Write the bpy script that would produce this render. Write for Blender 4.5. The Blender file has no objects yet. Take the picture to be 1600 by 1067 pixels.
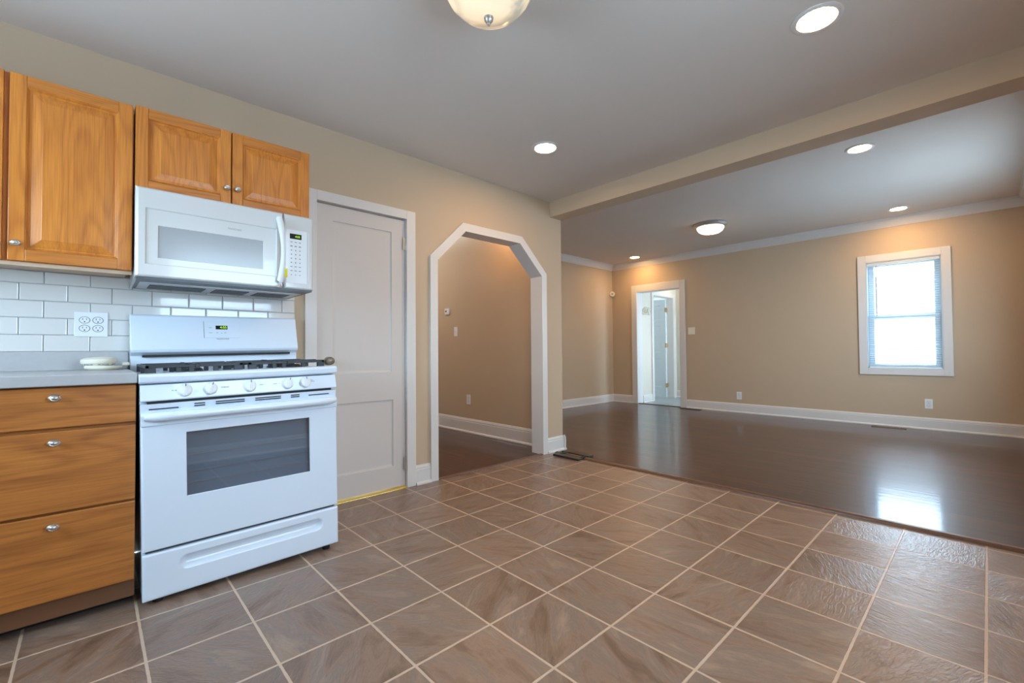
import bpy, bmesh, math, random
from mathutils import Vector, Matrix
random.seed(7)
C = bpy.context.scene.collection
T = 0.3048

# ------------------------------------------------------------------ camera
def cam_basis(yaw, pitch, roll):
    f = Vector((-math.sin(yaw)*math.cos(pitch), math.cos(yaw)*math.cos(pitch), math.sin(pitch)))
    r = Vector((math.cos(yaw), math.sin(yaw), 0)); u = r.cross(f)
    return r*math.cos(roll)+u*math.sin(roll), -r*math.sin(roll)+u*math.cos(roll), f
cd = bpy.data.cameras.new('camera'); cam = bpy.data.objects.new('camera', cd); C.objects.link(cam)
r_, u_, f_ = cam_basis(.816016420, .021055350, -.00749837184)
m = Matrix((r_, u_, -f_)).transposed().to_4x4(); m.translation = Vector((1.54827577, -0.74587271, 0.9802135))
cam.matrix_world = m
cd.sensor_fit = 'HORIZONTAL'; cd.sensor_width = 36; cd.lens = 699.35/1600*36; cd.clip_start = .02
bpy.context.scene.camera = cam

# ------------------------------------------------------------------ world, exposure, daylight
sc = bpy.context.scene
sc.view_settings.view_transform = 'Standard'; sc.view_settings.look = 'None'
sc.view_settings.exposure = 0.05; sc.view_settings.gamma = 1; sc.view_settings.use_curve_mapping = False
sc.cycles.blur_glossy = 1.0; sc.cycles.sample_clamp_indirect = 6.0
sc.cycles.max_bounces = 8; sc.cycles.diffuse_bounces = 5
w = bpy.data.worlds.new('sky'); sc.world = w; w.use_nodes = True
bg = w.node_tree.nodes['Background']; bg.inputs[0].default_value = (.58, .80, 1, 1); bg.inputs[1].default_value = 16.0
DAY = (.58, .79, 1.0)
def window_daylight(name, loc, rot, sx, sy, power, col=DAY, spread=180):
    l = bpy.data.lights.new(name, 'AREA'); l.shape = 'RECTANGLE'; l.size = sx; l.size_y = sy
    l.energy = power; l.color = col; l.spread = math.radians(spread)
    o = bpy.data.objects.new(name, l); C.objects.link(o); o.location = loc; o.rotation_euler = rot
    return o
H90 = math.pi/2
# sky portals in the real window openings of the two rooms
for nm, lc, rt, a, b in (('portal_kitchen_side', (1.97, .35, 1.5), (0, H90, 0), 1.08, 1.18), ('portal_kitchen_back', (-.20, -2.04, 1.5), (H90, 0, 0), 1.28, .98),
                         ('portal_living_side', (1.97, 4.7, 1.45), (0, H90, 0), 1.28, 1.48), ('portal_far_window', (.835, 6.80, 1.40), (-H90, 0, 0), .72, 1.36)):
    window_daylight(nm, lc, rt, a, b, 1).data.cycles.is_portal = True
# daylight falling into the back hall and the room off it through their windows
window_daylight('daylight_porch', (-.62, 7.35, 1.4), (0, H90, 0), 1.3, .9, 14)
window_daylight('daylight_far_room', (-5.0, 8.2, 1.5), (0, -H90, 0), 1.2, 1.2, 18)

# ------------------------------------------------------------------ materials
def new_mat(name):
    mt = bpy.data.materials.new(name); mt.use_nodes = True
    nt = mt.node_tree; b = nt.nodes['Principled BSDF']
    return mt, nt, b
def N(nt, t, **kw):
    n = nt.nodes.new(t)
    for k, v in kw.items(): setattr(n, k, v)
    return n
def paint(name, col, rough=.6, var=.03, bump=0.0, scale=3.0, metal=0, spec=.5, coat=0, bscale=120):
    mt, nt, b = new_mat(name)
    tc = N(nt, 'ShaderNodeTexCoord'); ns = N(nt, 'ShaderNodeTexNoise'); ns.inputs['Scale'].default_value = scale
    nt.links.new(tc.outputs['Object'], ns.inputs['Vector'])
    mx = N(nt, 'ShaderNodeMix', data_type='RGBA')
    mx.inputs[6].default_value = (*[c*(1-var) for c in col], 1); mx.inputs[7].default_value = (*[min(1, c*(1+var)) for c in col], 1)
    nt.links.new(ns.outputs['Fac'], mx.inputs[0]); nt.links.new(mx.outputs[2], b.inputs['Base Color'])
    b.inputs['Roughness'].default_value = rough; b.inputs['Metallic'].default_value = metal
    b.inputs['Specular IOR Level'].default_value = spec; b.inputs['Coat Weight'].default_value = coat
    if bump:
        n2 = N(nt, 'ShaderNodeTexNoise'); n2.inputs['Scale'].default_value = bscale
        nt.links.new(tc.outputs['Object'], n2.inputs['Vector'])
        bp = N(nt, 'ShaderNodeBump'); bp.inputs['Strength'].default_value = bump; bp.inputs['Distance'].default_value = .002
        nt.links.new(n2.outputs['Fac'], bp.inputs['Height']); nt.links.new(bp.outputs['Normal'], b.inputs['Normal'])
    return mt
def emis(name, col, s):
    mt, nt, b = new_mat(name)
    b.inputs['Base Color'].default_value = (*[c*.6 for c in col], 1)
    b.inputs['Emission Color'].default_value = (*col, 1); b.inputs['Emission Strength'].default_value = s
    return mt
def glow_glass(name, col, s0, s1, scale=6):
    """lamp glass lit from within: brighter where its bulbs sit"""
    mt, nt, b = new_mat(name)
    tc = N(nt, 'ShaderNodeTexCoord'); ns = N(nt, 'ShaderNodeTexNoise'); ns.inputs['Scale'].default_value = scale
    ns.inputs['Distortion'].default_value = 1.2
    nt.links.new(tc.outputs['Object'], ns.inputs['Vector'])
    mr = N(nt, 'ShaderNodeMapRange'); mr.inputs[1].default_value = .4; mr.inputs[2].default_value = .62
    mr.inputs[3].default_value = s0; mr.inputs[4].default_value = s1
    nt.links.new(ns.outputs['Fac'], mr.inputs[0])
    b.inputs['Base Color'].default_value = (.75, .68, .52, 1); b.inputs['Roughness'].default_value = .2
    b.inputs['Emission Color'].default_value = (*col, 1)
    nt.links.new(mr.outputs[0], b.inputs['Emission Strength'])
    return mt
def oak(name, axis, light, dark, rough=.38, seed=0.0, fig=1.0):
    """axis: 2 = grain runs up, 1 = grain runs along Y"""
    mt, nt, b = new_mat(name)
    tc = N(nt, 'ShaderNodeTexCoord'); oi = N(nt, 'ShaderNodeObjectInfo')
    ad = N(nt, 'ShaderNodeVectorMath', operation='ADD'); cmb = N(nt, 'ShaderNodeCombineXYZ')
    ml = N(nt, 'ShaderNodeMath', operation='MULTIPLY'); ml.inputs[1].default_value = 9.0
    nt.links.new(oi.outputs['Random'], ml.inputs[0])
    for i in range(3): nt.links.new(ml.outputs[0], cmb.inputs[i])
    nt.links.new(tc.outputs['Object'], ad.inputs[0]); nt.links.new(cmb.outputs[0], ad.inputs[1])
    mp = N(nt, 'ShaderNodeMapping'); mp.inputs['Location'].default_value = (seed, seed*1.7, seed*.6)
    s = [1.0, 1.0, 1.0]; s[axis] = .13
    mp.inputs['Scale'].default_value = s
    nt.links.new(ad.outputs[0], mp.inputs['Vector'])
    # cathedral figure
    n1 = N(nt, 'ShaderNodeTexNoise'); n1.inputs['Scale'].default_value = 5.0; n1.inputs['Detail'].default_value = 1.5
    nt.links.new(mp.outputs[0], n1.inputs['Vector'])
    m1 = N(nt, 'ShaderNodeMath', operation='MULTIPLY'); m1.inputs[1].default_value = 120*fig
    nt.links.new(n1.outputs['Fac'], m1.inputs[0])
    sn = N(nt, 'ShaderNodeMath', operation='SINE'); nt.links.new(m1.outputs[0], sn.inputs[0])
    mr = N(nt, 'ShaderNodeMapRange'); mr.inputs[1].default_value = -1; mr.inputs[2].default_value = 1
    nt.links.new(sn.outputs[0], mr.inputs[0])
    pw = N(nt, 'ShaderNodeMath', operation='POWER'); pw.inputs[1].default_value = 2.2; nt.links.new(mr.outputs[0], pw.inputs[0])
    # pores
    mp2 = N(nt, 'ShaderNodeMapping'); s2 = [200.0]*3; s2[axis] = 7.0; mp2.inputs['Scale'].default_value = s2
    nt.links.new(ad.outputs[0], mp2.inputs['Vector'])
    n2 = N(nt, 'ShaderNodeTexNoise'); n2.inputs['Scale'].default_value = 1.0; n2.inputs['Detail'].default_value = 2
    nt.links.new(mp2.outputs[0], n2.inputs['Vector'])
    n3 = N(nt, 'ShaderNodeTexNoise'); n3.inputs['Scale'].default_value = 14.0; n3.inputs['Detail'].default_value = 3
    nt.links.new(mp.outputs[0], n3.inputs['Vector'])
    a1 = N(nt, 'ShaderNodeMath', operation='MULTIPLY_ADD'); a1.inputs[1].default_value = .20
    nt.links.new(pw.outputs[0], a1.inputs[0])
    a2 = N(nt, 'ShaderNodeMath', operation='MULTIPLY_ADD'); a2.inputs[1].default_value = .4; a2.inputs[2].default_value = -.13
    nt.links.new(n3.outputs['Fac'], a2.inputs[0])
    a3 = N(nt, 'ShaderNodeMath', operation='MULTIPLY_ADD'); a3.inputs[1].default_value = .70
    nt.links.new(n2.outputs['Fac'], a3.inputs[0]); nt.links.new(a2.outputs[0], a3.inputs[2]); nt.links.new(a3.outputs[0], a1.inputs[2])
    mx = N(nt, 'ShaderNodeMix', data_type='RGBA'); mx.inputs[6].default_value = (*light, 1); mx.inputs[7].default_value = (*dark, 1)
    nt.links.new(a1.outputs[0], mx.inputs[0]); nt.links.new(mx.outputs[2], b.inputs['Base Color'])
    bp = N(nt, 'ShaderNodeBump'); bp.inputs['Strength'].default_value = .08; bp.inputs['Distance'].default_value = .001
    nt.links.new(a3.outputs[0], bp.inputs['Height']); nt.links.new(bp.outputs['Normal'], b.inputs['Normal'])
    b.inputs['Roughness'].default_value = rough; b.inputs['Coat Weight'].default_value = .15; b.inputs['Coat Roughness'].default_value = .25
    return mt
def hardwood(name):
    mt, nt, b = new_mat(name)
    tc = N(nt, 'ShaderNodeTexCoord')
    br = N(nt, 'ShaderNodeTexBrick'); br.inputs['Scale'].default_value = 1; br.inputs['Brick Width'].default_value = 1.05
    br.inputs['Row Height'].default_value = .124; br.inputs['Mortar Size'].default_value = .0012; br.inputs['Mortar Smooth'].default_value = .4
    br.offset = .37; br.inputs['Color1'].default_value = (.062, .016, .009, 1); br.inputs['Color2'].default_value = (.028, .008, .005, 1)
    br.inputs['Mortar'].default_value = (.015, .008, .006, 1); br.inputs['Bias'].default_value = 0
    nt.links.new(tc.outputs['Object'], br.inputs['Vector'])
    mp = N(nt, 'ShaderNodeMapping'); mp.inputs['Scale'].default_value = (1.6, 34, 1)
    nt.links.new(tc.outputs['Object'], mp.inputs['Vector'])
    ns = N(nt, 'ShaderNodeTexNoise'); ns.inputs['Scale'].default_value = 1.4; ns.inputs['Detail'].default_value = 5
    nt.links.new(mp.outputs[0], ns.inputs['Vector'])
    mr = N(nt, 'ShaderNodeMapRange'); mr.inputs[1].default_value = .25; mr.inputs[2].default_value = .75; mr.inputs[3].default_value = .45; mr.inputs[4].default_value = 1.55
    nt.links.new(ns.outputs['Fac'], mr.inputs[0])
    mm = N(nt, 'ShaderNodeVectorMath', operation='SCALE')
    nt.links.new(br.outputs['Color'], mm.inputs[0]); nt.links.new(mr.outputs[0], mm.inputs['Scale'])
    nt.links.new(mm.outputs[0], b.inputs['Base Color'])
    bp = N(nt, 'ShaderNodeBump'); bp.inputs['Strength'].default_value = .22; bp.inputs['Distance'].default_value = .0025
    b.inputs['Roughness'].default_value = .4; b.inputs['Specular IOR Level'].default_value = .2
    b.inputs['Coat Weight'].default_value = .70; b.inputs['Coat Roughness'].default_value = .12; b.inputs['Coat IOR'].default_value = 1.5
    nt.links.new(bp.outputs['Normal'], b.inputs['Coat Normal'])
    mp2 = N(nt, 'ShaderNodeMapping'); mp2.inputs['Scale'].default_value = (.8, 9, 1)
    nt.links.new(tc.outputs['Object'], mp2.inputs['Vector'])
    n3 = N(nt, 'ShaderNodeTexNoise'); n3.inputs['Scale'].default_value = 2.2
    nt.links.new(mp2.outputs[0], n3.inputs['Vector'])
    ad = N(nt, 'ShaderNodeMath', operation='MULTIPLY_ADD'); ad.inputs[1].default_value = -1.0
    nt.links.new(br.outputs['Fac'], ad.inputs[0]); nt.links.new(n3.outputs['Fac'], ad.inputs[2])
    nt.links.new(ad.outputs[0], bp.inputs['Height']); nt.links.new(bp.outputs['Normal'], b.inputs['Normal'])
    return mt
def vinyl(name):
    mt, nt, b = new_mat(name)
    L = nt.links.new
    tc = N(nt, 'ShaderNodeTexCoord')
    sc_ = N(nt, 'ShaderNodeVectorMath', operation='SCALE'); sc_.inputs['Scale'].default_value = 1/T
    L(tc.outputs['Object'], sc_.inputs[0])
    fl = N(nt, 'ShaderNodeVectorMath', operation='FLOOR'); L(sc_.outputs[0], fl.inputs[0])
    wn = N(nt, 'ShaderNodeTexWhiteNoise', noise_dimensions='2D'); L(fl.outputs[0], wn.inputs['Vector'])
    fr = N(nt, 'ShaderNodeVectorMath', operation='FRACTION'); L(sc_.outputs[0], fr.inputs[0])
    # distance to the grout line, with a slightly wavy edge
    sub = N(nt, 'ShaderNodeVectorMath', operation='SUBTRACT'); sub.inputs[1].default_value = (.5, .5, .5); L(fr.outputs[0], sub.inputs[0])
    ab = N(nt, 'ShaderNodeVectorMath', operation='ABSOLUTE'); L(sub.outputs[0], ab.inputs[0])
    sp = N(nt, 'ShaderNodeSeparateXYZ'); L(ab.outputs[0], sp.inputs[0])
    mxm = N(nt, 'ShaderNodeMath', operation='MAXIMUM'); L(sp.outputs[0], mxm.inputs[0]); L(sp.outputs[1], mxm.inputs[1])
    nw = N(nt, 'ShaderNodeTexNoise'); nw.inputs['Scale'].default_value = 28; L(tc.outputs['Object'], nw.inputs['Vector'])
    wv = N(nt, 'ShaderNodeMath', operation='MULTIPLY_ADD'); wv.inputs[1].default_value = .010; L(nw.outputs['Fac'], wv.inputs[0]); L(mxm.outputs[0], wv.inputs[2])
    gr = N(nt, 'ShaderNodeMapRange'); gr.inputs[1].default_value = .4885; gr.inputs[2].default_value = .4925; L(wv.outputs[0], gr.inputs[0])
    # per tile direction and offset of the slate figure
    off = N(nt, 'ShaderNodeVectorMath', operation='SCALE'); off.inputs['Scale'].default_value = 11; L(wn.outputs['Color'], off.inputs[0])
    ang = N(nt, 'ShaderNodeMath', operation='MULTIPLY'); ang.inputs[1].default_value = 6.28; L(wn.outputs['Value'], ang.inputs[0])
    vr = N(nt, 'ShaderNodeVectorRotate', rotation_type='Z_AXIS'); L(sub.outputs[0], vr.inputs['Vector']); L(ang.outputs[0], vr.inputs['Angle'])
    st = N(nt, 'ShaderNodeVectorMath', operation='MULTIPLY'); st.inputs[1].default_value = (.75, 2.6, 1); L(vr.outputs[0], st.inputs[0])
    co = N(nt, 'ShaderNodeVectorMath', operation='ADD'); L(st.outputs[0], co.inputs[0]); L(off.outputs[0], co.inputs[1])
    n1 = N(nt, 'ShaderNodeTexNoise'); n1.inputs['Scale'].default_value = 1.5; n1.inputs['Detail'].default_value = 9; n1.inputs['Roughness'].default_value = .62; n1.inputs['Distortion'].default_value = .8
    L(co.outputs[0], n1.inputs['Vector'])
    cr = N(nt, 'ShaderNodeValToRGB'); L(n1.outputs['Fac'], cr.inputs[0])
    e = cr.color_ramp.elements
    e[0].position = .30; e[0].color = (.165, .095, .060, 1); e[1].position = .72; e[1].color = (.42, .29, .205, 1)
    for p, c in ((.42, (.245, .150, .100)), (.49, (.31, .195, .135)), (.55, (.245, .175, .135)), (.62, (.335, .225, .16))):
        k = cr.color_ramp.elements.new(p); k.color = (*c, 1)
    # tile to tile tint
    tint = N(nt, 'ShaderNodeMapRange'); tint.inputs[3].default_value = .70; tint.inputs[4].default_value = .88; L(wn.outputs['Value'], tint.inputs[0])
    tl = N(nt, 'ShaderNodeVectorMath', operation='SCALE'); L(cr.outputs[0], tl.inputs[0]); L(tint.outputs[0], tl.inputs['Scale'])
    mx = N(nt, 'ShaderNodeMix', data_type='RGBA'); L(gr.outputs[0], mx.inputs[0]); L(tl.outputs[0], mx.inputs[6]); mx.inputs[7].default_value = (.56, .41, .30, 1)
    L(mx.outputs[2], b.inputs['Base Color'])
    # embossed slate relief
    n2 = N(nt, 'ShaderNodeTexNoise'); n2.inputs['Scale'].default_value = 7; n2.inputs['Detail'].default_value = 7; n2.inputs['Distortion'].default_value = 1.6
    L(co.outputs[0], n2.inputs['Vector'])
    rl = N(nt, 'ShaderNodeMath', operation='MULTIPLY_ADD'); rl.inputs[1].default_value = -.6; L(gr.outputs[0], rl.inputs[0]); L(n2.outputs['Fac'], rl.inputs[2])
    bp = N(nt, 'ShaderNodeBump'); bp.inputs['Strength'].default_value = .55; bp.inputs['Distance'].default_value = .0035
    L(rl.outputs[0], bp.inputs['Height']); L(bp.outputs['Normal'], b.inputs['Normal'])
    b.inputs['Roughness'].default_value = .32; b.inputs['Specular IOR Level'].default_value = .6
    b.inputs['Coat Weight'].default_value = .2; b.inputs['Coat Roughness'].default_value = .28; L(bp.outputs['Normal'], b.inputs['Coat Normal'])
    return mt
def pane_glass(name, refl=.06, tint=(1, 1, 1)):
    mt, nt, b = new_mat(name); nt.nodes.remove(b)
    o = nt.nodes['Material Output']; t = N(nt, 'ShaderNodeBsdfTransparent'); t.inputs[0].default_value = (*tint, 1)
    g = N(nt, 'ShaderNodeBsdfGlossy'); g.inputs['Roughness'].default_value = .02
    mx = N(nt, 'ShaderNodeMixShader'); mx.inputs[0].default_value = refl
    nt.links.new(t.outputs[0], mx.inputs[1]); nt.links.new(g.outputs[0], mx.inputs[2]); nt.links.new(mx.outputs[0], o.inputs[0])
    return mt
def brickwork(name):
    mt, nt, b = new_mat(name)
    tc = N(nt, 'ShaderNodeTexCoord'); mp = N(nt, 'ShaderNodeMapping'); mp.inputs['Rotation'].default_value = (H90, 0, 0)
    nt.links.new(tc.outputs['Object'], mp.inputs['Vector'])
    br = N(nt, 'ShaderNodeTexBrick'); br.inputs['Scale'].default_value = 1; br.inputs['Brick Width'].default_value = .36
    br.inputs['Row Height'].default_value = .13; br.inputs['Mortar Size'].default_value = .012
    br.inputs['Color1'].default_value = (.15, .13, .12, 1); br.inputs['Color2'].default_value = (.08, .06, .055, 1); br.inputs['Mortar'].default_value = (.19, .185, .18, 1)
    br.inputs['Bias'].default_value = -.5
    nt.links.new(mp.outputs[0], br.inputs['Vector']); nt.links.new(br.outputs['Color'], b.inputs['Base Color'])
    b.inputs['Roughness'].default_value = .8
    return mt

M = dict(
    wall=paint('beige wall paint', (.53, .408, .285), .75, .02, .05),
    ceiling=paint('flat ceiling paint', (.66, .605, .55), .9, .02, .04),
    cream=paint('cream wall paint', (.66, .61, .52), .75, .02),
    trim=paint('white trim paint', (.69, .67, .65), .35, .015),
    door=paint('white door paint', (.62, .575, .54), .38, .015, .02, bscale=40),
    enamel=paint('white enamel', (.66, .655, .64), .22, .01, coat=.3),
    plastic=paint('white plastic', (.80, .82, .84), .3, .01),
    ivory=paint('aged ivory plastic', (.80, .76, .62), .4, .03),
    senamel=paint('daylight tinted stove enamel', (.75, .84, .95), .22, .01, coat=.3),  # white enamel with the blue window daylight put into its colour
    oldknob=paint('tarnished knob', (.22, .19, .15), .4, .3, metal=.6, scale=50),
    keygrey=paint('grey key print', (.30, .31, .31), .5),
    mwglass=paint('grey microwave window screen', (.36, .365, .37), .18, .02, spec=.6),
    ovenpanel=paint('grey oven interior enamel', (.34, .42, .50), .5, .05),
    black=paint('black gap', (.008, .008, .01), .6),
    iron=paint('black cast iron', (.022, .026, .032), .42, .15, .2),
    slot=paint('dark slot', (.03, .03, .035), .5),
    grille=paint('brushed aluminium grille', (.50, .51, .52), .4, .05, metal=.7),
    darkgrey=paint('dark grey painted metal', (.075, .08, .09), .4, .05, metal=.3),
    nickel=paint('satin nickel', (.58, .55, .51), .40, .12, metal=1, scale=60),
    brass=paint('aged brass', (.50, .38, .20), .40, .1, metal=.9),
    brasstrim=paint('bright brass threshold', (.80, .56, .12), .3, .05, metal=.6),
    counter=paint('grey laminate', (.45, .445, .45), .35, .05, scale=60),
    tile=paint('white glazed tile', (.70, .69, .67), .10, .02, coat=.4),
    grout=paint('grey tile grout', (.45, .46, .47), .8),
    sidewood=oak('maple cabinet underside', 1, (.62, .44, .30), (.46, .31, .20), .5),
    oak_v=oak('honey oak upright', 2, (.78, .285, .036), (.34, .078, .006)),
    oak_h=oak('honey oak lengthwise', 1, (.70, .25, .036), (.32, .08, .007), seed=3.1),
    draw_h=oak('amber oak drawer front', 1, (.64, .235, .045), (.20, .050, .010), seed=5.3, fig=.9),
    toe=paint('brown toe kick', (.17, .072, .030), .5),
    hardwood=hardwood('dark cherry hardwood'), vinyl=vinyl('slate pattern sheet vinyl'),
    strip=paint('dark wood strip', (.13, .065, .038), .35, .2, scale=20),
    register=paint('dark bronze register', (.05, .045, .042), .4, .1, metal=.4),
    tan=paint('tan register', (.22, .17, .12), .45, metal=.3),
    glass=pane_glass('window glass'), ovenglass=pane_glass('tinted oven glass', .14, (.80, .84, .88)),
    slat=paint('white blind slat', (.60, .66, .70), .5), brick=brickwork('pale painted brick'),
    vinylframe=paint('white vinyl sash', (.52, .60, .65), .35),
    yellow=paint('yellow sticker', (.75, .70, .02), .6), lcd=paint('black display', (.008, .014, .010), .15),
    green=emis('green display digits', (.50, .95, .05), 1.0), porch=paint('grey painted floor', (.22, .25, .26), .3, .1),
    lens=emis('recessed lamp lens', (1, .61, .275), 190), bowl=glow_glass('lit alabaster bowl', (1, .72, .42), .07, .62),
    frost=glow_glass('lit frosted bowl', (1, .74, .44), 3.0, 6.0), bulb=emis('bare bulb', (1, .80, .58), 70),
    bounce_ground=paint('pale bounce ground', (.72, .74, .76), .9, .1),  # unseen ground, kept pale to bounce light up to the ceilings
    blued=paint('pale door paint', (.62, .68, .72), .4),
)

# ------------------------------------------------------------------ object helpers
WORLD_OF = {}
def tag(o, label=None, cat=None, group=None, kind=None):
    if label: o['label'] = label
    if cat: o['category'] = cat
    if group: o['group'] = group
    if kind: o['kind'] = kind
    return o
def thing(name, label, cat, loc, group=None):
    o = bpy.data.objects.new(name, None); C.objects.link(o); o.location = loc; o.empty_display_size = .05
    WORLD_OF[o.name] = Matrix.Translation(Vector(loc))
    return tag(o, label, cat, group)
class MB:
    """collects shapes, in room coordinates, and links them as one mesh object"""
    def __init__(s): s.bm = bmesh.new(); s.mi = 0
    def _f(s, vs):
        try:
            f = s.bm.faces.new(vs); f.material_index = s.mi; return f
        except ValueError: return None
    def box(s, x0, x1, y0, y1, z0, z1):
        v = [s.bm.verts.new((x, y, z)) for x in (x0, x1) for y in (y0, y1) for z in (z0, z1)]
        for q in ((0, 1, 3, 2), (4, 6, 7, 5), (0, 4, 5, 1), (2, 3, 7, 6), (0, 2, 6, 4), (1, 5, 7, 3)): s._f([v[i] for i in q])
        return v
    def prism(s, pts, d):
        """closed polygon pts (3D) swept by vector d"""
        d = Vector(d); a = [s.bm.verts.new(p) for p in pts]; b = [s.bm.verts.new(Vector(p)+d) for p in pts]
        s._f(a[::-1]); s._f(b); n = len(a)
        for i in range(n): s._f([a[i], a[(i+1) % n], b[(i+1) % n], b[i]])
    def loft(s, rings, closed=True, cap0=True, cap1=True):
        R = [[s.bm.verts.new(p) for p in r] for r in rings]; n = len(R[0])
        for a, b in zip(R, R[1:]):
            for i in range(n if closed else n-1): s._f([a[i], a[(i+1) % n], b[(i+1) % n], b[i]])
        if cap0: s._f(R[0][::-1])
        if cap1: s._f(R[-1])
    def lathe(s, c, axis, prof, n=32, squash=1.0):
        """prof: list of (radius, distance along axis)"""
        c = Vector(c); ax = Vector(axis).normalized(); u = ax.orthogonal().normalized()
        if abs(ax.z) < .9: u = Vector((0, 0, 1)).cross(ax).normalized()
        v = ax.cross(u)
        s.loft([[c+ax*h+(u*math.cos(2*math.pi*i/n)+v*math.sin(2*math.pi*i/n)*squash)*max(r, 1e-4) for i in range(n)] for r, h in prof])
    def cyl(s, c, axis, r, h, n=24): s.lathe(c, axis, [(r, 0), (r, h)], n)
    def tube(s, pts, r, n=10, flat=1.0):
        pts = [Vector(p) for p in pts]; rings = []
        for i, p in enumerate(pts):
            t = (pts[min(i+1, len(pts)-1)]-pts[max(i-1, 0)]).normalized()
            u = t.cross(Vector((0, 0, 1))) if abs(t.z) < .9 else t.cross(Vector((1, 0, 0)))
            u.normalize(); v = t.cross(u)
            rr = r[i] if isinstance(r, (list, tuple)) else r
            rings.append([p+(u*math.cos(2*math.pi*k/n)+v*math.sin(2*math.pi*k/n)*flat)*rr for k in range(n)])
        s.loft(rings)
    def rings_x(s, y0, y1, z0, z1, prof, cap=True):
        """nested rectangles on a plane facing +X: prof = (inset, x)"""
        s.loft([[(x, y0+i, z0+i), (x, y1-i, z0+i), (x, y1-i, z1-i), (x, y0+i, z1-i)] for i, x in prof], True, False, cap)
    def build(s, name, mat, parent=None, bevel=0, seg=2, smooth=False, label=None, kind=None):
        bmesh.ops.recalc_face_normals(s.bm, faces=s.bm.faces)
        me = bpy.data.meshes.new(name); s.bm.to_mesh(me); s.bm.free()
        for mt in (mat if isinstance(mat, (list, tuple)) else [mat]): me.materials.append(mt)
        o = bpy.data.objects.new(name, me); C.objects.link(o)
        if parent:
            o.parent = parent
            o.matrix_parent_inverse = WORLD_OF[parent.name].inverted()
            WORLD_OF[o.name] = Matrix.Identity(4)
        else: WORLD_OF[o.name] = Matrix.Identity(4)
        if smooth:
            for p in me.polygons: p.use_smooth = True
            try: me.set_sharp_from_angle(angle=math.radians(40))
            except Exception: pass
        if bevel:
            b = o.modifiers.new('bevel', 'BEVEL'); b.width = bevel; b.segments = seg; b.limit_method = 'ANGLE'; b.angle_limit = math.radians(35)
            b.harden_normals = False
        if label: o['label'] = label
        if kind: o['kind'] = kind
        return o
def bx(*a):
    m_ = MB(); m_.box(*a); return m_
def struct(name, mb, mat, parent=None, **k):
    o = mb.build(name, mat, parent, **k)
    if not parent: o['kind'] = 'structure'
    return o
def copy_tree(o, loc=None, label=None):
    c = o.copy(); C.objects.link(c); WORLD_OF[c.name] = WORLD_OF[o.name]
    for ch in list(o.children):
        d = copy_tree(ch); inv = ch.matrix_parent_inverse.copy(); d.parent = c; d.matrix_parent_inverse = inv
    if loc is not None: c.location = loc
    if label: c['label'] = label
    return c
def text_mesh(name, body, size, mat, parent, origin, u, v, depth=.0004):
    """lettering lying in the plane spanned by u (reading direction) and v (up)"""
    cu = bpy.data.curves.new(name, 'FONT'); cu.body = body; cu.size = size; cu.align_x = 'CENTER'; cu.align_y = 'CENTER'; cu.extrude = depth
    t = bpy.data.objects.new(name+'_tmp', cu); C.objects.link(t)
    dg = bpy.context.evaluated_depsgraph_get(); me = bpy.data.meshes.new_from_object(t.evaluated_get(dg))
    bpy.data.objects.remove(t)
    u = Vector(u).normalized(); v = Vector(v).normalized(); n = u.cross(v)
    me.transform(Matrix.Translation(Vector(origin)) @ Matrix((u, v, n)).transposed().to_4x4())
    me.materials.clear(); me.materials.append(mat); me.name = name
    o = bpy.data.objects.new(name, me); C.objects.link(o); o.parent = parent
    o.matrix_parent_inverse = WORLD_OF[parent.name].inverted(); WORLD_OF[o.name] = Matrix.Identity(4)
    return o

# ------------------------------------------------------------------ room data
WX = -1.36          # kitchen side wall, faces +X
WT = .12
KC = 2.43           # kitchen ceiling
LC = 2.61           # living room ceiling
RX = 1.89           # right walls
FY = 6.58           # far wall, faces -Y
LX = -3.40          # living room left wall
BY = -1.95          # wall behind the camera

# floors
fk = bx(WX+.012, RX, BY, 2.505, -.05, 0); struct('floor_kitchen', fk, M['vinyl'])
fl = bx(LX, RX, 2.525, FY+.12, -.05, 0); fl.box(-4.6, WX+.008, .9, 2.525, -.05, -.001)
struct('floor_living', fl, M['hardwood'])
struct('floor_porch', bx(-5.2, -.5, FY+.12, 9.6, -.05, 0), M['porch'])
th = MB()
th.prism([(-1.30, 2.486, 0), (-1.30, 2.489, .010), (-1.30, 2.500, .016), (-1.30, 2.522, .017), (-1.30, 2.538, .011), (-1.30, 2.545, 0)], (3.19, 0, 0))
struct('trim_threshold', th, M['strip'])
th = bx(WX-.02, WX+.018, 1.19, 2.375, -.001, .007); struct('trim_archway_threshold', th, M['strip'], bevel=.003)
struct('trim_doorway_threshold', bx(-2.865, -2.04, FY-.01, FY+.05, -.001, .008), M['darkgrey'], bevel=.002)
# ceilings
struct('ceiling_kitchen', bx(-4.6, RX+.12, BY-.12, 2.52, KC, KC+.1), M['ceiling'])
struct('ceiling_living', bx(LX-.1, RX+.12, 2.60, FY+.1, LC, LC+.1), M['ceiling'])
struct('ceiling_porch', bx(-5.2, -.4, FY+.1, 9.7, 2.27, 2.37), M['trim'])
struct('beam', bx(WX, RX+.1, 2.51, 2.685, 2.283, LC+.05), M['wall'])

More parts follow.
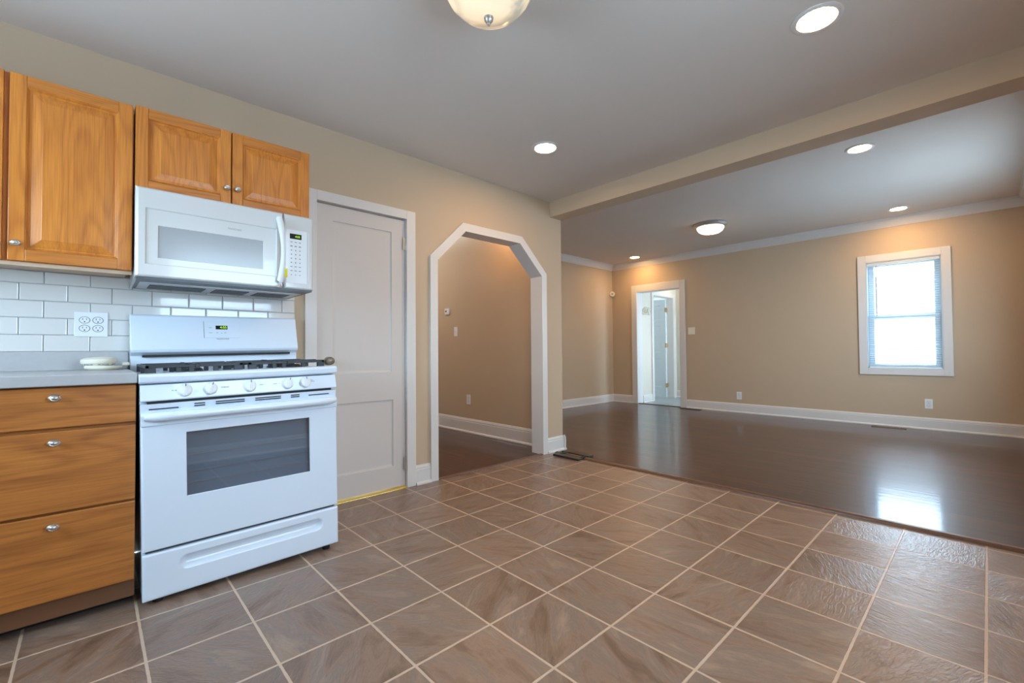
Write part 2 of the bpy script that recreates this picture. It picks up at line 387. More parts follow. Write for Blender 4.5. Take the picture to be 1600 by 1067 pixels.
# kitchen side wall with closed door opening and clipped-corner archway
D0, D1, DT = .283, .930, 1.952
A0, A1, AS, AT, AI, AJ = 1.183, 2.378, 1.69, 1.965, 1.462, 2.085
WE = 2.672
wl = MB()
wl.box(WX-WT, WX, BY-.12, D0, 0, KC); wl.box(WX-WT, WX, D0, D1, DT, KC); wl.box(WX-WT, WX, D1, A0, 0, KC); wl.box(WX-WT, WX, A1, WE, 0, LC)
def yz(pts, x): return [(x, y, z) for y, z in pts]
for P_ in ([(A0, AS), (AI, AT), (AI, KC), (A0, KC)], [(AI, AT), (AJ, AT), (AJ, KC), (AI, KC)], [(AJ, AT), (A1, AS), (A1, KC), (AJ, KC)]):
    wl.prism(yz(P_, WX-WT), (WT, 0, 0))
struct('wall_kitchen_left', wl, M['wall'])
# partition between hall and living room, faces -Y into the hall
wp = bx(-4.6, WX-WT, 2.585, WE, 0, LC); struct('wall_hall', wp, M['wall'])
hb = MB(); hb.box(-4.7, -4.6, .8, 2.672, 0, LC); hb.box(-4.6, WX-WT, .8, .9, 0, LC); struct('wall_hall_back', hb, M['wall'])
# closet behind the closed door keeps the light out
cb = MB(); cb.box(-2.1, -2.0, BY-.12, .8, 0, LC); cb.box(-2.1, WX-WT, BY-.12, BY, 0, LC); struct('wall_closet', cb, M['wall'])
# living left wall, far wall, right wall, back wall
struct('wall_living_left', bx(LX-.12, LX, WE, FY+.12, 0, LC), M['wall'])
O0, O1, OT = -2.877, -2.04, 2.05
FT = .17           # far wall thickness
W0, W1, WB, WTp = .48, 1.19, .725, 2.085
fw = MB()
fw.box(LX-.12, O0, FY, FY+FT, 0, LC); fw.box(O0, O1, FY, FY+FT, OT, LC); fw.box(O1, W0, FY, FY+FT, 0, LC)
fw.box(W0, W1, FY, FY+FT, 0, WB); fw.box(W0, W1, FY, FY+FT, WTp, LC); fw.box(W1, RX+.12, FY, FY+FT, 0, LC)
struct('wall_far', fw, M['wall'])
def holed_x(x0, x1, ya, yb, h, holes):
    m_ = MB(); y = ya
    for (a, b_, z0, z1) in holes:
        m_.box(x0, x1, y, a, 0, h); m_.box(x0, x1, a, b_, 0, z0); m_.box(x0, x1, a, b_, z1, h); y = b_
    m_.box(x0, x1, y, yb, 0, h); return m_
struct('wall_right', holed_x(RX, RX+.12, BY-.12, FY, LC, [(-.25, .95, .95, 2.05), (3.95, 5.45, .8, 2.1)]), M['wall'])
wb = MB(); wb.box(WX-WT, -.85, BY-.12, BY, 0, KC); wb.box(-.85, .45, BY-.12, BY, 0, 1.0); wb.box(-.85, .45, BY-.12, BY, 2.0, KC); wb.box(.45, RX+.12, BY-.12, BY, 0, KC)
struct('wall_back', wb, M['wall'])
# windows of the unseen walls: plain sash frames and glass in the openings
def simple_window(name, axis, at, a0, a1, z0, z1):
    m_ = MB(); g = MB()
    def q(mm, lo, hi, za, zb, d0, d1):
        if axis == 'x': mm.box(at+d0, at+d1, lo, hi, za, zb)
        else: mm.box(lo, hi, at+d0, at+d1, za, zb)
    s_ = 1 if axis == 'x' else -1
    for (lo, hi, za, zb) in ((a0, a0+.05, z0, z1), (a1-.05, a1, z0, z1), (a0, a1, z0, z0+.05), (a0, a1, z1-.05, z1), (a0, a1, (z0+z1)/2-.02, (z0+z1)/2+.02)):
        q(m_, lo, hi, za, zb, *sorted((.03*s_, .07*s_)))
    for (lo, hi, za, zb) in ((a0-.07, a0, z0-.07, z1+.07), (a1, a1+.07, z0-.07, z1+.07), (a0, a1, z0-.07, z0), (a0, a1, z1, z1+.07)):
        q(m_, lo, hi, za, zb, *sorted((-.018*s_, 0)))
    q(g, a0+.05, a1-.05, z0+.05, z1-.05, *sorted((.048*s_, .052*s_)))
    o = m_.build(name, M['vinylframe']); o['kind'] = 'structure'
    g.build('pane', M['glass'], o)
simple_window('window_2', 'x', RX, -.25, .95, .95, 2.05)
simple_window('window_3', 'x', RX, 3.95, 5.45, .8, 2.1)
simple_window('window_4', 'y', BY, -.85, .45, 1.0, 2.0)

# porch / back hall beyond the far doorway, and the room off it
PL = -2.872; P0, P1, PT = 7.15, 7.94, 2.045; PE = 8.09
pw_ = MB(); pw_.box(PL-.12, PL, FY+FT, P0, 0, 2.3); pw_.box(PL-.12, PL, P0, P1, PT, 2.3); pw_.box(PL-.12, PL, P1, PE, 0, 2.3)
struct('wall_porch_left', pw_, M['cream'])
struct('wall_porch_far', bx(PL-.12, -.4, PE, PE+.1, 0, 2.3), M['cream'])
pr = MB(); pr.box(-.5, -.4, FY+.12, 6.9, 0, 2.3); pr.box(-.5, -.4, 6.9, 7.8, 0, .75); pr.box(-.5, -.4, 6.9, 7.8, 2.05, 2.3); pr.box(-.5, -.4, 7.8, PE, 0, 2.3)
struct('wall_porch_right', pr, M['cream'])
rr = MB(); rr.box(-4.9, -4.8, 6.6, 7.6, 0, 2.3); rr.box(-4.9, -4.8, 8.8, 9.6, 0, 2.3); rr.box(-4.9, -4.8, 7.6, 8.8, 0, .9); rr.box(-4.9, -4.8, 7.6, 8.8, 2.1, 2.3)
rr.box(-4.9, PL-.12, 9.5, 9.6, 0, 2.3); rr.box(-4.9, LX-.12, 6.6, 6.7, 0, 2.3); rr.box(PL-.2, PL-.12, PE, 9.5, 0, 2.3)
struct('wall_far_room', rr, M['cream'])

# ------------------------------------------------------------------ trim
BASE = [(0, 0), (.028, 0), (.028, .010), (.020, .020), (.015, .021), (.015, .108), (.012, .113), (.013, .124), (.009, .131), (.006, .140), (0, .142)]
def base_run(mb, axis, wall, sgn, a, b_, h=1.0):
    pts = [((wall+sgn*d, a, z*h) if axis == 'y' else (a, wall+sgn*d, z*h)) for d, z in BASE]
    mb.prism(pts, (0, b_-a, 0) if axis == 'y' else (b_-a, 0, 0))
bl = MB(); base_run(bl, 'y', WX, 1, 1.000, 1.130); struct('baseboard_between_openings', bl, M['trim'])
bl = MB(); base_run(bl, 'y', WX, 1, 2.438, WE+.028); base_run(bl, 'x', WE, 1, WX+.0285, LX); struct('baseboard_wall_end', bl, M['trim'])
bl = MB(); base_run(bl, 'x', 2.585, -1, -4.6, WX-WT-.005, 1.2); struct('baseboard_hall', bl, M['trim'])
bl = MB(); base_run(bl, 'y', LX, 1, WE, FY); struct('baseboard_left', bl, M['trim'])
bl = MB(); base_run(bl, 'x', FY, -1, LX, -2.975); base_run(bl, 'x', FY, -1, -1.945, RX); struct('baseboard_far', bl, M['trim'])
bl = MB(); base_run(bl, 'y', RX, -1, 2.56, FY); base_run(bl, 'y', RX, -1, BY, 2.48); struct('baseboard_right', bl, M['trim'])
bl = MB(); base_run(bl, 'y', PL, 1, FY+FT, P0-.07); base_run(bl, 'x', PE, -1, PL, -.5); struct('baseboard_porch', bl, M['trim'])
CROWN = [(0, -.105), (.010, -.105), (.014, -.094), (.022, -.086), (.040, -.060), (.060, -.030), (.070, -.022), (.072, -.012), (.085, -.010), (.085, 0), (0, 0)]
def crown_run(mb, axis, wall, sgn, a, b_):
    pts = [((wall+sgn*d, a, LC+z) if axis == 'y' else (a, wall+sgn*d, LC+z)) for d, z in CROWN]
    mb.prism(pts, (0, b_-a, 0) if axis == 'y' else (b_-a, 0, 0))
for nm, ax, wl_, sg, a, b_ in (('trim_crown_far', 'x', FY, -1, LX, RX), ('trim_crown_left', 'y', LX, 1, WE, FY), ('trim_crown_right', 'y', RX, -1, 2.69, FY)):
    c_ = MB(); crown_run(c_, ax, wl_, sg, a, b_); struct(nm, c_, M['trim'])
# door casing (kitchen door)
CF = WX+.020
dc = MB(); dc.box(WX, CF, .217, D0+.004, 0, 2.012); dc.box(WX, CF, D1-.004, .998, 0, 2.012); dc.box(WX, CF, D0+.004, D1-.004, DT-.004, 2.012)
dc.box(WX-WT, WX, D0, D0+.004, 0, DT); dc.box(WX-WT, WX, D1-.004, D1, 0, DT); dc.box(WX-WT, WX, D0, D1, DT-.004, DT)
struct('trim_door_casing', dc, M['trim'], bevel=.002)
struct('trim_brass_threshold', bx(WX-.06, WX+.012, D0, D1, -.001, .010), M['brasstrim'], bevel=.003)
# archway casing: mitred board following the clipped corners, plus the lining
CW = .056
ins = [(A0, 0), (A0, AS), (AI, AT), (AJ, AT), (A1, AS), (A1, 0)]
k = CW*math.tan(math.radians(45)/2)
out = [(A0-CW, 0), (A0-CW, AS+k), (AI-k, AT+CW), (AJ+k, AT+CW), (A1+CW, AS+k), (A1+CW, 0)]
ac = MB()
for i in range(5): ac.prism(yz([ins[i], ins[i+1], out[i+1], out[i]], WX), (.020, 0, 0))
for i in range(5): ac.prism(yz([ins[i], ins[i+1], out[i+1], out[i]], WX-WT-.012), (.012, 0, 0))
k2 = .010*math.tan(math.radians(45)/2)
inn = [(A0+.010, 0), (A0+.010, AS-k2), (AI+k2, AT-.010), (AJ-k2, AT-.010), (A1-.010, AS-k2), (A1-.010, 0)]
for i in range(5): ac.prism(yz([inn[i], inn[i+1], ins[i+1], ins[i]], WX-WT-.012), (WT+.032, 0, 0))
struct('trim_archway_casing', ac, M['trim'])
# far doorway casing and lining
fc = MB(); cf = FY-.020
fc.box(O0-.098, O0, cf, FY, 0, OT+.118); fc.box(O1, O1+.09, cf, FY, 0, OT+.118); fc.box(O0, O1, cf, FY, OT, OT+.118)
fc.box(O0-.001, O0+.010, cf, FY+FT+.005, 0, OT); fc.box(O1-.012, O1+.001, cf, FY+FT+.005, 0, OT); fc.box(O0, O1, cf, FY+FT+.005, OT-.012, OT)
struct('trim_far_doorway', fc, M['trim'], bevel=.003)
pc = MB(); px_ = PL+.020
pc.box(PL, px_, P0-.07, P0, 0, PT+.075); pc.box(PL, px_, P1, P1+.085, 0, PT+.075); pc.box(PL, px_, P0, P1, PT, PT+.075)
pc.box(PL-.13, px_-.004, P0-.001, P0+.010, 0, PT); pc.box(PL-.13, px_-.004, P1-.010, P1+.001, 0, PT); pc.box(PL-.13, px_-.004, P0, P1, PT-.010, PT)
struct('trim_porch_doorway', pc, M['trim'], bevel=.002)

# ------------------------------------------------------------------ doors
def panelled(mb, flip, plane, a0, a1, z0, z1, thick, opens, depth=.009, mould=.014):
    """slab with sunk flat panels. axis 'x': face at plane facing +X, spans Y. opens = (a0,a1,z0,z1)"""
    pos = (lambda d, a, z: (plane-d, a, z)) if flip == 'x' else (lambda d, a, z: (a, plane+d, z))
    ys = sorted({a0, a1, *[o[0] for o in opens], *[o[1] for o in opens]}); zs = sorted({z0, z1, *[o[2] for o in opens], *[o[3] for o in opens]})
    cache = {}
    def V(d, a, z):
        key = (round(d, 5), round(a, 5), round(z, 5))
        if key not in cache: cache[key] = mb.bm.verts.new(pos(d, a, z))
        return cache[key]
    for i in range(len(ys)-1):
        for j in range(len(zs)-1):
            ym, zm = (ys[i]+ys[i+1])/2, (zs[j]+zs[j+1])/2
            if any(o[0] < ym < o[1] and o[2] < zm < o[3] for o in opens): continue
            mb._f([V(0, ys[i], zs[j]), V(0, ys[i+1], zs[j]), V(0, ys[i+1], zs[j+1]), V(0, ys[i], zs[j+1])])
    for (p, q, r, s) in opens:
        prev = None
        for ins_, d in ((0, 0), (.003, depth*.75), (mould, depth)):
            ring = [V(d, p+ins_, r+ins_), V(d, q-ins_, r+ins_), V(d, q-ins_, s-ins_), V(d, p+ins_, s-ins_)]
            if prev:
                for i in range(4): mb._f([prev[i], prev[(i+1) % 4], ring[(i+1) % 4], ring[i]])
            prev = ring
        mb._f(prev)
    # edges and back
    c = [(a0, z0), (a1, z0), (a1, z1), (a0, z1)]
    for i in range(4):
        (p, q), (r, s) = c[i], c[(i+1) % 4]
        mb.loft([[pos(0, p, q), pos(0, r, s)], [pos(thick, p, q), pos(thick, r, s)]], False, False, False)
    mb._f([mb.bm.verts.new(pos(thick, *a)) for a in c])
def hinge(parent, x, y, z, mat, axis='z', h=.09):
    m_ = MB(); m_.cyl((x, y, z-h/2), (0, 0, 1), .007, h, 12); m_.cyl((x, y, z-h/2-.006), (0, 0, 1), .0045, .006, 10); m_.cyl((x, y, z+h/2), (0, 0, 1), .0045, .006, 10)
    m_.box(x-.003, x+.001, y-.022, y+.018, z-h/2, z+h/2)
    return m_.build('hinge', mat, parent, smooth=True)
d1 = thing('door_1', 'closed white two-panel door between the stove and the clipped archway', 'door', (WX, .60, 0)); d1['kind'] = 'structure'
dp = MB(); panelled(dp, 'x', WX-.008, D0+.013, D1-.008, .016, DT-.013, .035, [(.398, .818, .838, 1.84), (.398, .828, .168, .640)])
dleaf = dp.build('door_panel', M['door'], d1)
hinge(d1, WX+.004, D1-.004, 1.768, M['nickel']); hinge(d1, WX+.004, D1-.004, .176, M['nickel'])
kb = MB(); kb.lathe((WX-.008, .366, .925), (1, 0, 0), [(.026, 0), (.026, .004), (.010, .007), (.009, .022), (.020, .030), (.026, .042), (.024, .054), (.012, .060), (.001, .061)], 20)
kb.build('door_knob', M['oldknob'], d1, smooth=True, label='dull brass door knob')

# open six-panel door in the far room, hinged on the far jamb
d2 = thing('door_2', 'open pale six-panel door with brass hinges seen through the far doorway', 'door', (-3.3, 7.92, 0)); d2['kind'] = 'structure'
dp = MB(); dx0, dx1 = -3.75, -2.997
cols = [(dx0+.11, dx0+.33), (dx0+.425, dx0+.645)]; rows = [(.22, .80), (.93, 1.48), (1.60, 1.90)]
panelled(dp, 'y', 7.87, dx0, dx1, .015, 2.02, .035, [(a, b_, c_, d_) for a, b_ in cols for c_, d_ in rows])
dp.build('door_panel', M['blued'], d2)
for z in (1.80, 1.07, .25):
    hm = bx(-3.004, -2.982, 7.855, 7.932, z-.045, z+.045); hm.cyl((-2.980, 7.868, z-.045), (0, 0, 1), .008, .09, 12)
    hm.build('hinge', M['brass'], d2)

# ------------------------------------------------------------------ window_1 (far wall) with its blind
w1 = MB()
w1.box(W0-.085, W0, cf, FY, WB-.08, WTp+.09); w1.box(W1, W1+.082, cf, FY, WB-.08, WTp+.09); w1.box(W0, W1, cf, FY, WTp, WTp+.09); w1.box(W0, W1, cf, FY, WB-.08, WB)
win = w1.build('window_1', M['trim'], bevel=.003); win['kind'] = 'structure'
lin = MB(); g_ = .010
lin.box(W0, W0+g_, cf+.004, FY+.12, WB, WTp); lin.box(W1-g_, W1, cf+.004, FY+.12, WB, WTp); lin.box(W0, W1, cf+.004, FY+.12, WTp-g_, WTp); lin.box(W0, W1, cf+.004, FY+.12, WB, WB+g_)
lin.build('window_jamb', M['vinylframe'], win)
zm = 1.375
def sash(name, z0, z1, y, sw=.058, bot=.05, top=.045):
    m_ = MB(); a, b_ = W0+.012, W1-.012
    m_.box(a, a+sw, y, y+.03, z0, z1); m_.box(b_-sw, b_, y, y+.03, z0, z1); m_.box(a+sw, b_-sw, y, y+.03, z0, z0+bot); m_.box(a+sw, b_-sw, y, y+.03, z1-top, z1)
    s_ = m_.build(name, M['vinylframe'], win, bevel=.003)
    bx(a+sw, b_-sw, y+.012, y+.016, z0+bot, z1-top).build('pane', M['glass'], s_)
sash('upper_sash', zm-.02, WTp-.012, FY+.075); sash('lower_sash', WB+.012, zm+.018, FY+.042)
bd = thing('window_blind', 'white horizontal blind with open slats hanging inside the bright window', 'blind', (.835, FY, WTp))
bx(W0+.014, W1-.014, FY-.012, FY+.022, WTp-.050, WTp-.013).build('head_rail', M['slat'], bd, bevel=.003)
bx(W0+.016, W1-.016, FY-.008, FY+.018, WB+.014, WB+.036).build('bottom_rail', M['slat'], bd, bevel=.004)
sl = MB(); nsl = 46
for i in range(nsl):
    z = WB+.052+(WTp-.065-(WB+.052))*i/(nsl-1)
    sl.prism([(W0+.018, FY-.007, z-.0035), (W0+.018, FY+.005, z+.0004), (W0+.018, FY+.017, z+.0022), (W0+.018, FY+.005, z+.0014)], (W1-W0-.036, 0, 0))
sl.build('slats', M['slat'], bd)
for cx_ in (W0+.10, W1-.10):
    cm_ = MB(); cm_.cyl((cx_, FY-.009, WB+.03), (0, 0, 1), .0012, WTp-WB-.07, 6); cm_.build('ladder_cord', M['slat'], bd)
wd = MB(); wd.cyl((W0+.105, FY-.018, 1.39), (0, 0, 1), .005, .64, 8); wd.box(W0+.100, W0+.110, FY-.019, FY-.008, 2.026, 2.036)
wd.build('tilt_wand', M['keygrey'], bd, label='grey tilt wand')
# neighbour's wall and the ground outside
ex = thing('neighbour_building', 'pale brick building standing outside, seen through the slats of the bright window', 'building', (1.5, 13.4, 0))
bw = bx(-6, 9, 13.4, 13.7, -.3, 2.75); bw.build('brick_wall', M['brick'], ex)
wnd = bx(1.15, 2.25, 13.34, 13.41, 1.30, 1.75); wnd.build('basement_window', M['darkgrey'], ex)
gd = bx(-.35, 14, 6.8, 13.4, -.4, -.3); gd.box(2.02, 14, -12, 6.8, -.4, -.3);
struct('ground_outside', gd, M['bounce_ground'])  # ground beside the house is unseen, added to set the bounced light

# ------------------------------------------------------------------ cabinet doors, drawers, pulls
def knob(parent, x, y, z, squash=.72, r=.017):
    """ribbed oval pull standing off a face that looks toward +X"""
    m_ = MB(); m_.lathe((x, y, z), (1, 0, 0), [(.007, 0), (.005, .004), (.005, .014), (r*.75, .017), (r, .021), (r*.97, .024), (r*.7, .028), (r*.55, .0275), (r*.35, .030), (.001, .031)], 20, squash)
    return m_.build('knob', M['nickel'], parent, smooth=True)
def raised_door(parent, x, y0, y1, z0, z1, fw_=.046, name='door'):
    t = .019
    m_ = MB()
    m_.mi = 0; m_.box(x-t, x, y0, y0+fw_, z0, z1); m_.box(x-t, x, y1-fw_, y1, z0, z1)
    m_.mi = 1; m_.box(x-t, x-.0004, y0+fw_, y1-fw_, z0, z0+fw_); m_.box(x-t, x-.0004, y0+fw_, y1-fw_, z1-fw_, z1)
    m_.mi = 0
    m_.rings_x(y0+fw_, y1-fw_, z0+fw_, z1-fw_, [(0, x-.0004), (.003, x-.003), (.006, x-.010), (.009, x-.0115), (.014, x-.0115), (.017, x-.010), (.043, x-.0025), (.045, x-.0015)])
    return m_.build(name, [M['oak_v'], M['oak_h']], parent, bevel=.0022)
ua = thing('upper_cabinet', 'tall honey oak wall cabinet over the outlet at the left frame edge', 'cabinet', (-1.2, -.99, 1.345), 'honey oak wall cabinets')
ua['label'] = 'taller honey oak wall cabinet above the tiled backsplash and four-socket outlet'
bxm = MB(); bxm.box(WX+.003, -1.052, -1.375, -.616, 1.360, 2.083); bxm.build('cabinet_body', M['oak_v'], ua)
bx(WX+.01, -1.06, -1.36, -.63, 1.353, 1.361).build('underside', M['sidewood'], ua, label='pale cabinet underside')
bxm = bx(-1.052, -1.049, -1.372, -.618, 1.345, 2.083); bxm.build('face_frame', M['oak_v'], ua)
bx(-1.062, -1.049, -1.372, -.618, 1.330, 1.346).build('light_rail', M['sidewood'], ua)
dA = raised_door(ua, -1.030, -.985, -.620, 1.347, 2.082); dB = raised_door(ua, -1.030, -1.365, -1.000, 1.347, 2.082)
knob(dA, -1.030, -.962, 1.412); knob(dB, -1.030, -1.018, 1.406)
ub = thing('upper_cabinet', 'short two-door honey oak cabinet directly above the white microwave', 'cabinet', (-1.2, -.24, 1.71), 'honey oak wall cabinets')
bx(WX+.003, -1.052, -.612, .134, 1.713, 2.090).build('cabinet_body', M['oak_v'], ub)
dC = raised_door(ub, -1.030, -.610, -.243, 1.716, 2.090, .045); dD = raised_door(ub, -1.030, -.237, .134, 1.716, 2.090, .045)
knob(dC, -1.030, -.262, 1.797, .85, .015); knob(dD, -1.030, -.216, 1.799, .85, .015)

bc = thing('base_cabinet', 'oak base cabinet with three drawers under the grey counter beside the stove', 'cabinet', (-1.05, -.84, 0))
bx(WX+.003, -.762, -1.065, -.6145, .10, .866).build('cabinet_body', M['draw_h'], bc)
bx(WX+.01, -.835, -1.065, -.6145, .0, .10).build('toe_kick', M['black'], bc)  # black block paints the shade in the gap under the toe board
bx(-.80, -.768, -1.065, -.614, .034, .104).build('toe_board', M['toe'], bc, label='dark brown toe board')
for z0, z1, kz in ((.716, .860, .825), (.417, .704, .666), (.106, .409, .370)):
    dm = bx(-.762, -.741, -1.060, -.6155, z0, z1); dr = dm.build('drawer', M['draw_h'], bc, bevel=.0035)
    knob(dr, -.741, -.838, kz, .74, .0180)
bc2 = thing('base_cabinet', 'oak base cabinet with a single door beside the three-drawer cabinet', 'cabinet', (-1.05, -1.3, 0))
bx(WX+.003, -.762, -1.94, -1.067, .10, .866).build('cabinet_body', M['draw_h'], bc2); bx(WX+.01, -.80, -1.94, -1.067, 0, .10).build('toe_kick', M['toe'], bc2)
dr = bx(-.762, -.741, -1.50, -1.071, .106, .860).build('door', M['draw_h'], bc2, bevel=.0035); knob(dr, -.741, -1.12, .78, .62, .0175)

ct = thing('countertop', 'grey laminate countertop with a low upstand left of the white stove', 'countertop', (-1.04, -.9, .866))
bx(WX+.002, -.720, -1.94, -.6135, .866, .907).build('counter_slab', M['counter'], ct, bevel=.004, seg=3)
bx(WX+.002, WX+.022, -1.94, -.6135, .907, .990).build('upstand', M['counter'], ct, bevel=.002)

# glazed subway tiles, running bond
tg = MB(); tg.box(WX, WX+.0045, -1.94, .160, .86, 1.372)
bs = tg.build('trim_backsplash', M['grout']); bs['kind'] = 'structure'
tm = MB(); tw, thh, g_ = .152, .076, .0011
for row in range(-1, 5):
    z0 = .992+.076*row; z1 = z0+thh
    if row == 4: z1 = 1.352
    offs = -.902 + (.076 if row % 2 else 0)
    y = offs-tw*8
    while y < .16:
        a, b_ = max(y+g_, -1.94), min(y+tw-g_, .158)
        if b_-a > .012:
            ztop = 1.372 if (row == 4 and a > -.62) else z1
            tm.rings_x(a, b_, z0+g_, ztop-g_, [(0, WX+.004), (0, WX+.0095), (.0018, WX+.0115), (.004, WX+.012)])
        y += tw
tm.build('tiles', M['tile'], bs)

# ------------------------------------------------------------------ microwave
mw = thing('microwave', 'white over-the-range microwave mounted beneath the short oak cabinet', 'microwave', (-1.15, -.245, 1.31))
bx(WX+.015, -.985, -.610, .124, 1.330, 1.702).build('body', M['enamel'], mw, bevel=.004)
dm = MB(); rp = [(0, -.985), (0, -.954), (.004, -.946), (.010, -.942)]
dm.rings_x(-.613, -.0245, 1.313, 1.706, rp+[(.034, -.942)], False)
dm.rings_x(-.579, -.0585, 1.347, 1.672, [(0, -.942), (.0002, -.942)], False)
o_ = dm.bm
# face plate with sunk picture-frame step, then window opening
dm2 = MB()
def ringbox(mb, o0, i0, x0, x1):
    """quad ring between rect o0 and rect i0 (y0,y1,z0,z1)"""
    A = [(x0, o0[0], o0[2]), (x0, o0[1], o0[2]), (x0, o0[1], o0[3]), (x0, o0[0], o0[3])]; B = [(x1, i0[0], i0[2]), (x1, i0[1], i0[2]), (x1, i0[1], i0[3]), (x1, i0[0], i0[3])]
    mb.loft([A, B], True, False, False)
dm = MB()
R0 = (-.613, -.0245, 1.313, 1.706); R1 = (-.609, -.0285, 1.317, 1.702); R2 = (-.603, -.031, 1.323, 1.697)
R3 = (-.580, -.056, 1.370, 1.616); R4 = (-.5765, -.0595, 1.3735, 1.6125); R5 = (-.536, -.1155, 1.401, 1.545); R6 = (-.534, -.1175, 1.403, 1.543)
for a, b_, p, q in ((R0, R0, -.990, -.954), (R0, R1, -.954, -.946), (R1, R2, -.946, -.942), (R2, R3, -.942, -.942), (R3, R4, -.942, -.9465), (R4, R5, -.9465, -.9465), (R5, R6, -.9465, -.9495)): ringbox(dm, a, b_, p, q)
mdoor = dm.build('door', M['enamel'], mw)
bx(-.953, -.9492, -.535, -.1165, 1.402, 1.544).build('window', M['mwglass'], mdoor, label='grey window screen')
text_mesh('logo', 'FRIGIDAIRE', .0115, M['keygrey'], mdoor, (-.9462, -.242, 1.580), (0, 1, 0), (0, 0, 1))
hd = MB(); hp = []
for i in range(15):
    t = i/14; z = 1.322+(1.672-1.322)*t; hp.append((-.940+.036*math.sin(math.pi*t)**.6, -.046+.010*math.sin(math.pi*t), z))
hd.tube(hp, [.0135+.003*math.cos(2*math.pi*i/14) for i in range(15)], 12); hd.build('handle', M['plastic'], mdoor, smooth=True)
cp = MB(); cp.rings_x(-.0215, .126, 1.313, 1.706, [(0, -.990), (0, -.954), (.004, -.946), (.010, -.942)]); cpo = cp.build('control_panel', M['enamel'], mw)
bx(-.9425, -.9408, -.010, .092, 1.345, 1.625).build('keypad_plate', M['plastic'], cpo, bevel=.0015)
dsp = bx(-.9412, -.9400, .006, .064, 1.577, 1.604); dso = dsp.build('display', M['lcd'], cpo)
text_mesh('clock_digits', '4:55', .0145, M['green'], dso, (-.9396, .044, 1.590), (0, 1, 0), (0, 0, 1))
kp = MB()
for r0 in range(9):
    for c0 in range(3):
        zc = 1.560-.0215*r0; yc = .014+.021*c0; wk = .011 if r0 in (0, 1, 6, 7) else .006; hk = .004 if r0 in (0, 6, 7, 8) else .006
        kp.box(-.9410, -.9401, yc-wk/2, yc+wk/2, zc-hk/2, zc+hk/2)
kp.build('keypad', M['keygrey'], cpo)
bx(-.9425, -.9402, -.0185, -.0045, 1.372, 1.418).build('sticker', M['yellow'], cpo, label='yellow sticker')
hb_ = bx(-.9406, -.9385, .0985, .1015, 1.36, 1.62); hb_.build('edge_rib', M['plastic'], cpo)
un = MB(); un.box(WX+.02, -.950, -.606, .120, 1.305, 1.332); uno = un.build('underside', M['darkgrey'], mw, label='dark grey underside')
gm = MB(); gm.box(-1.31, -1.06, -.59, .10, 1.3015, 1.3055); gm.build('vent_plate', M['grille'], uno)
for (a, b_) in ((-.55, -.33), (-.29, -.14), (-.10, .06)):
    bx(-1.27, -1.12, a, b_, 1.299, 1.3025).build('filter', M['slot'], uno)
sp_ = MB(); sp_.prism([(-1.34, -.6125, 1.300), (-.975, -.6125, 1.306), (-.948, -.6125, 1.318), (-.975, -.6125, 1.345), (-1.34, -.6125, 1.335)], (0, .008, 0)); sp_.build('end_bracket', M['grille'], mw)

# ------------------------------------------------------------------ gas stove
st = thing('stove', 'white freestanding gas stove with black grates standing on the tile floor', 'stove', (-1.02, -.214, 0))
SY0, SY1 = -.598, .162
bd_ = bx(-1.335, -.745, SY0, SY1, .035, .866); bd_.build('body', M['senamel'], st, bevel=.004)
for fx in (-.735, -1.27):
    for fy in (SY0+.05, SY1-.05):
        m_ = MB(); m_.cyl((fx, fy, -.001), (0, 0, 1), .017, .042, 14); m_.build('foot', M['black'], st)
# storage drawer with scooped pull
def relief(mb, y0, y1, z0, z1, x, fn, ny, nz, back):
    g = [[mb.bm.verts.new((x-fn(y0+(y1-y0)*i/ny, z0+(z1-z0)*j/nz), y0+(y1-y0)*i/ny, z0+(z1-z0)*j/nz)) for j in range(nz+1)] for i in range(ny+1)]
    for i in range(ny):
        for j in range(nz): mb._f([g[i][j], g[i+1][j], g[i+1][j+1], g[i][j+1]])
    rim = [g[i][0] for i in range(ny+1)]+[g[ny][j] for j in range(1, nz+1)]+[g[i][nz] for i in range(ny-1, -1, -1)]+[g[0][j] for j in range(nz-1, 0, -1)]
    bk = [mb.bm.verts.new((back, v.co.y, v.co.z)) for v in rim]; n = len(rim)
    for i in range(n): mb._f([rim[i], rim[(i+1) % n], bk[(i+1) % n], bk[i]])
    mb._f(bk)
def scoop(y, z):
    a, b_, zc, R = -.452, .058, .140, .028
    yy = min(max(y, a), b_); d = math.hypot(y-yy, z-zc)
    e = min(y-SY0, SY1-y, z-.022, .203-z); rim_ = .006*max(0, 1-e/.008)**2
    if d >= R: return rim_
    t = d/R; s_ = (1-t*t)
    return .020*s_*(1.0 if z < zc else 1.0)+rim_
sd = MB(); relief(sd, SY0, SY1, .024, .203, -.702, scoop, 150, 48, -.748); sd.build('storage_drawer', M['senamel'], st, smooth=True)
bx(-.748, -.722, SY0+.012, SY1-.012, .203, .214).build('gap', M['slot'], st)
# oven door with window
od = MB()
Q0 = (SY0, SY1, .213, .728); Q1 = (SY0+.003, SY1-.003, .216, .725); Q2 = (SY0+.007, SY1-.007, .219, .722); Q3 = (-.455, .032, .402, .664); Q4 = (-.453, .030, .404, .662)
for a, b_, p, q in ((Q0, Q0, -.746, -.709), (Q0, Q1, -.709, -.704), (Q1, Q2, -.704, -.702), (Q2, Q3, -.702, -.702), (Q3, Q4, -.702, -.706)): ringbox(od, a, b_, p, q)
odo = od.build('oven_door', M['senamel'], st)
bx(-.7095, -.7060, -.454, .031, .403, .663).build('window', M['ovenglass'], odo, label='dark grey oven window')
bx(-.744, -.738, -.47, .045, .39, .68).build('inner_liner', M['ovenpanel'], odo)
rk = MB()
for z, yy in ((.568, .03), (.500, .03), (.452, .03)):
    rk.box(-.7125, -.7105, -.452, .028, z-.0016, z+.0016)
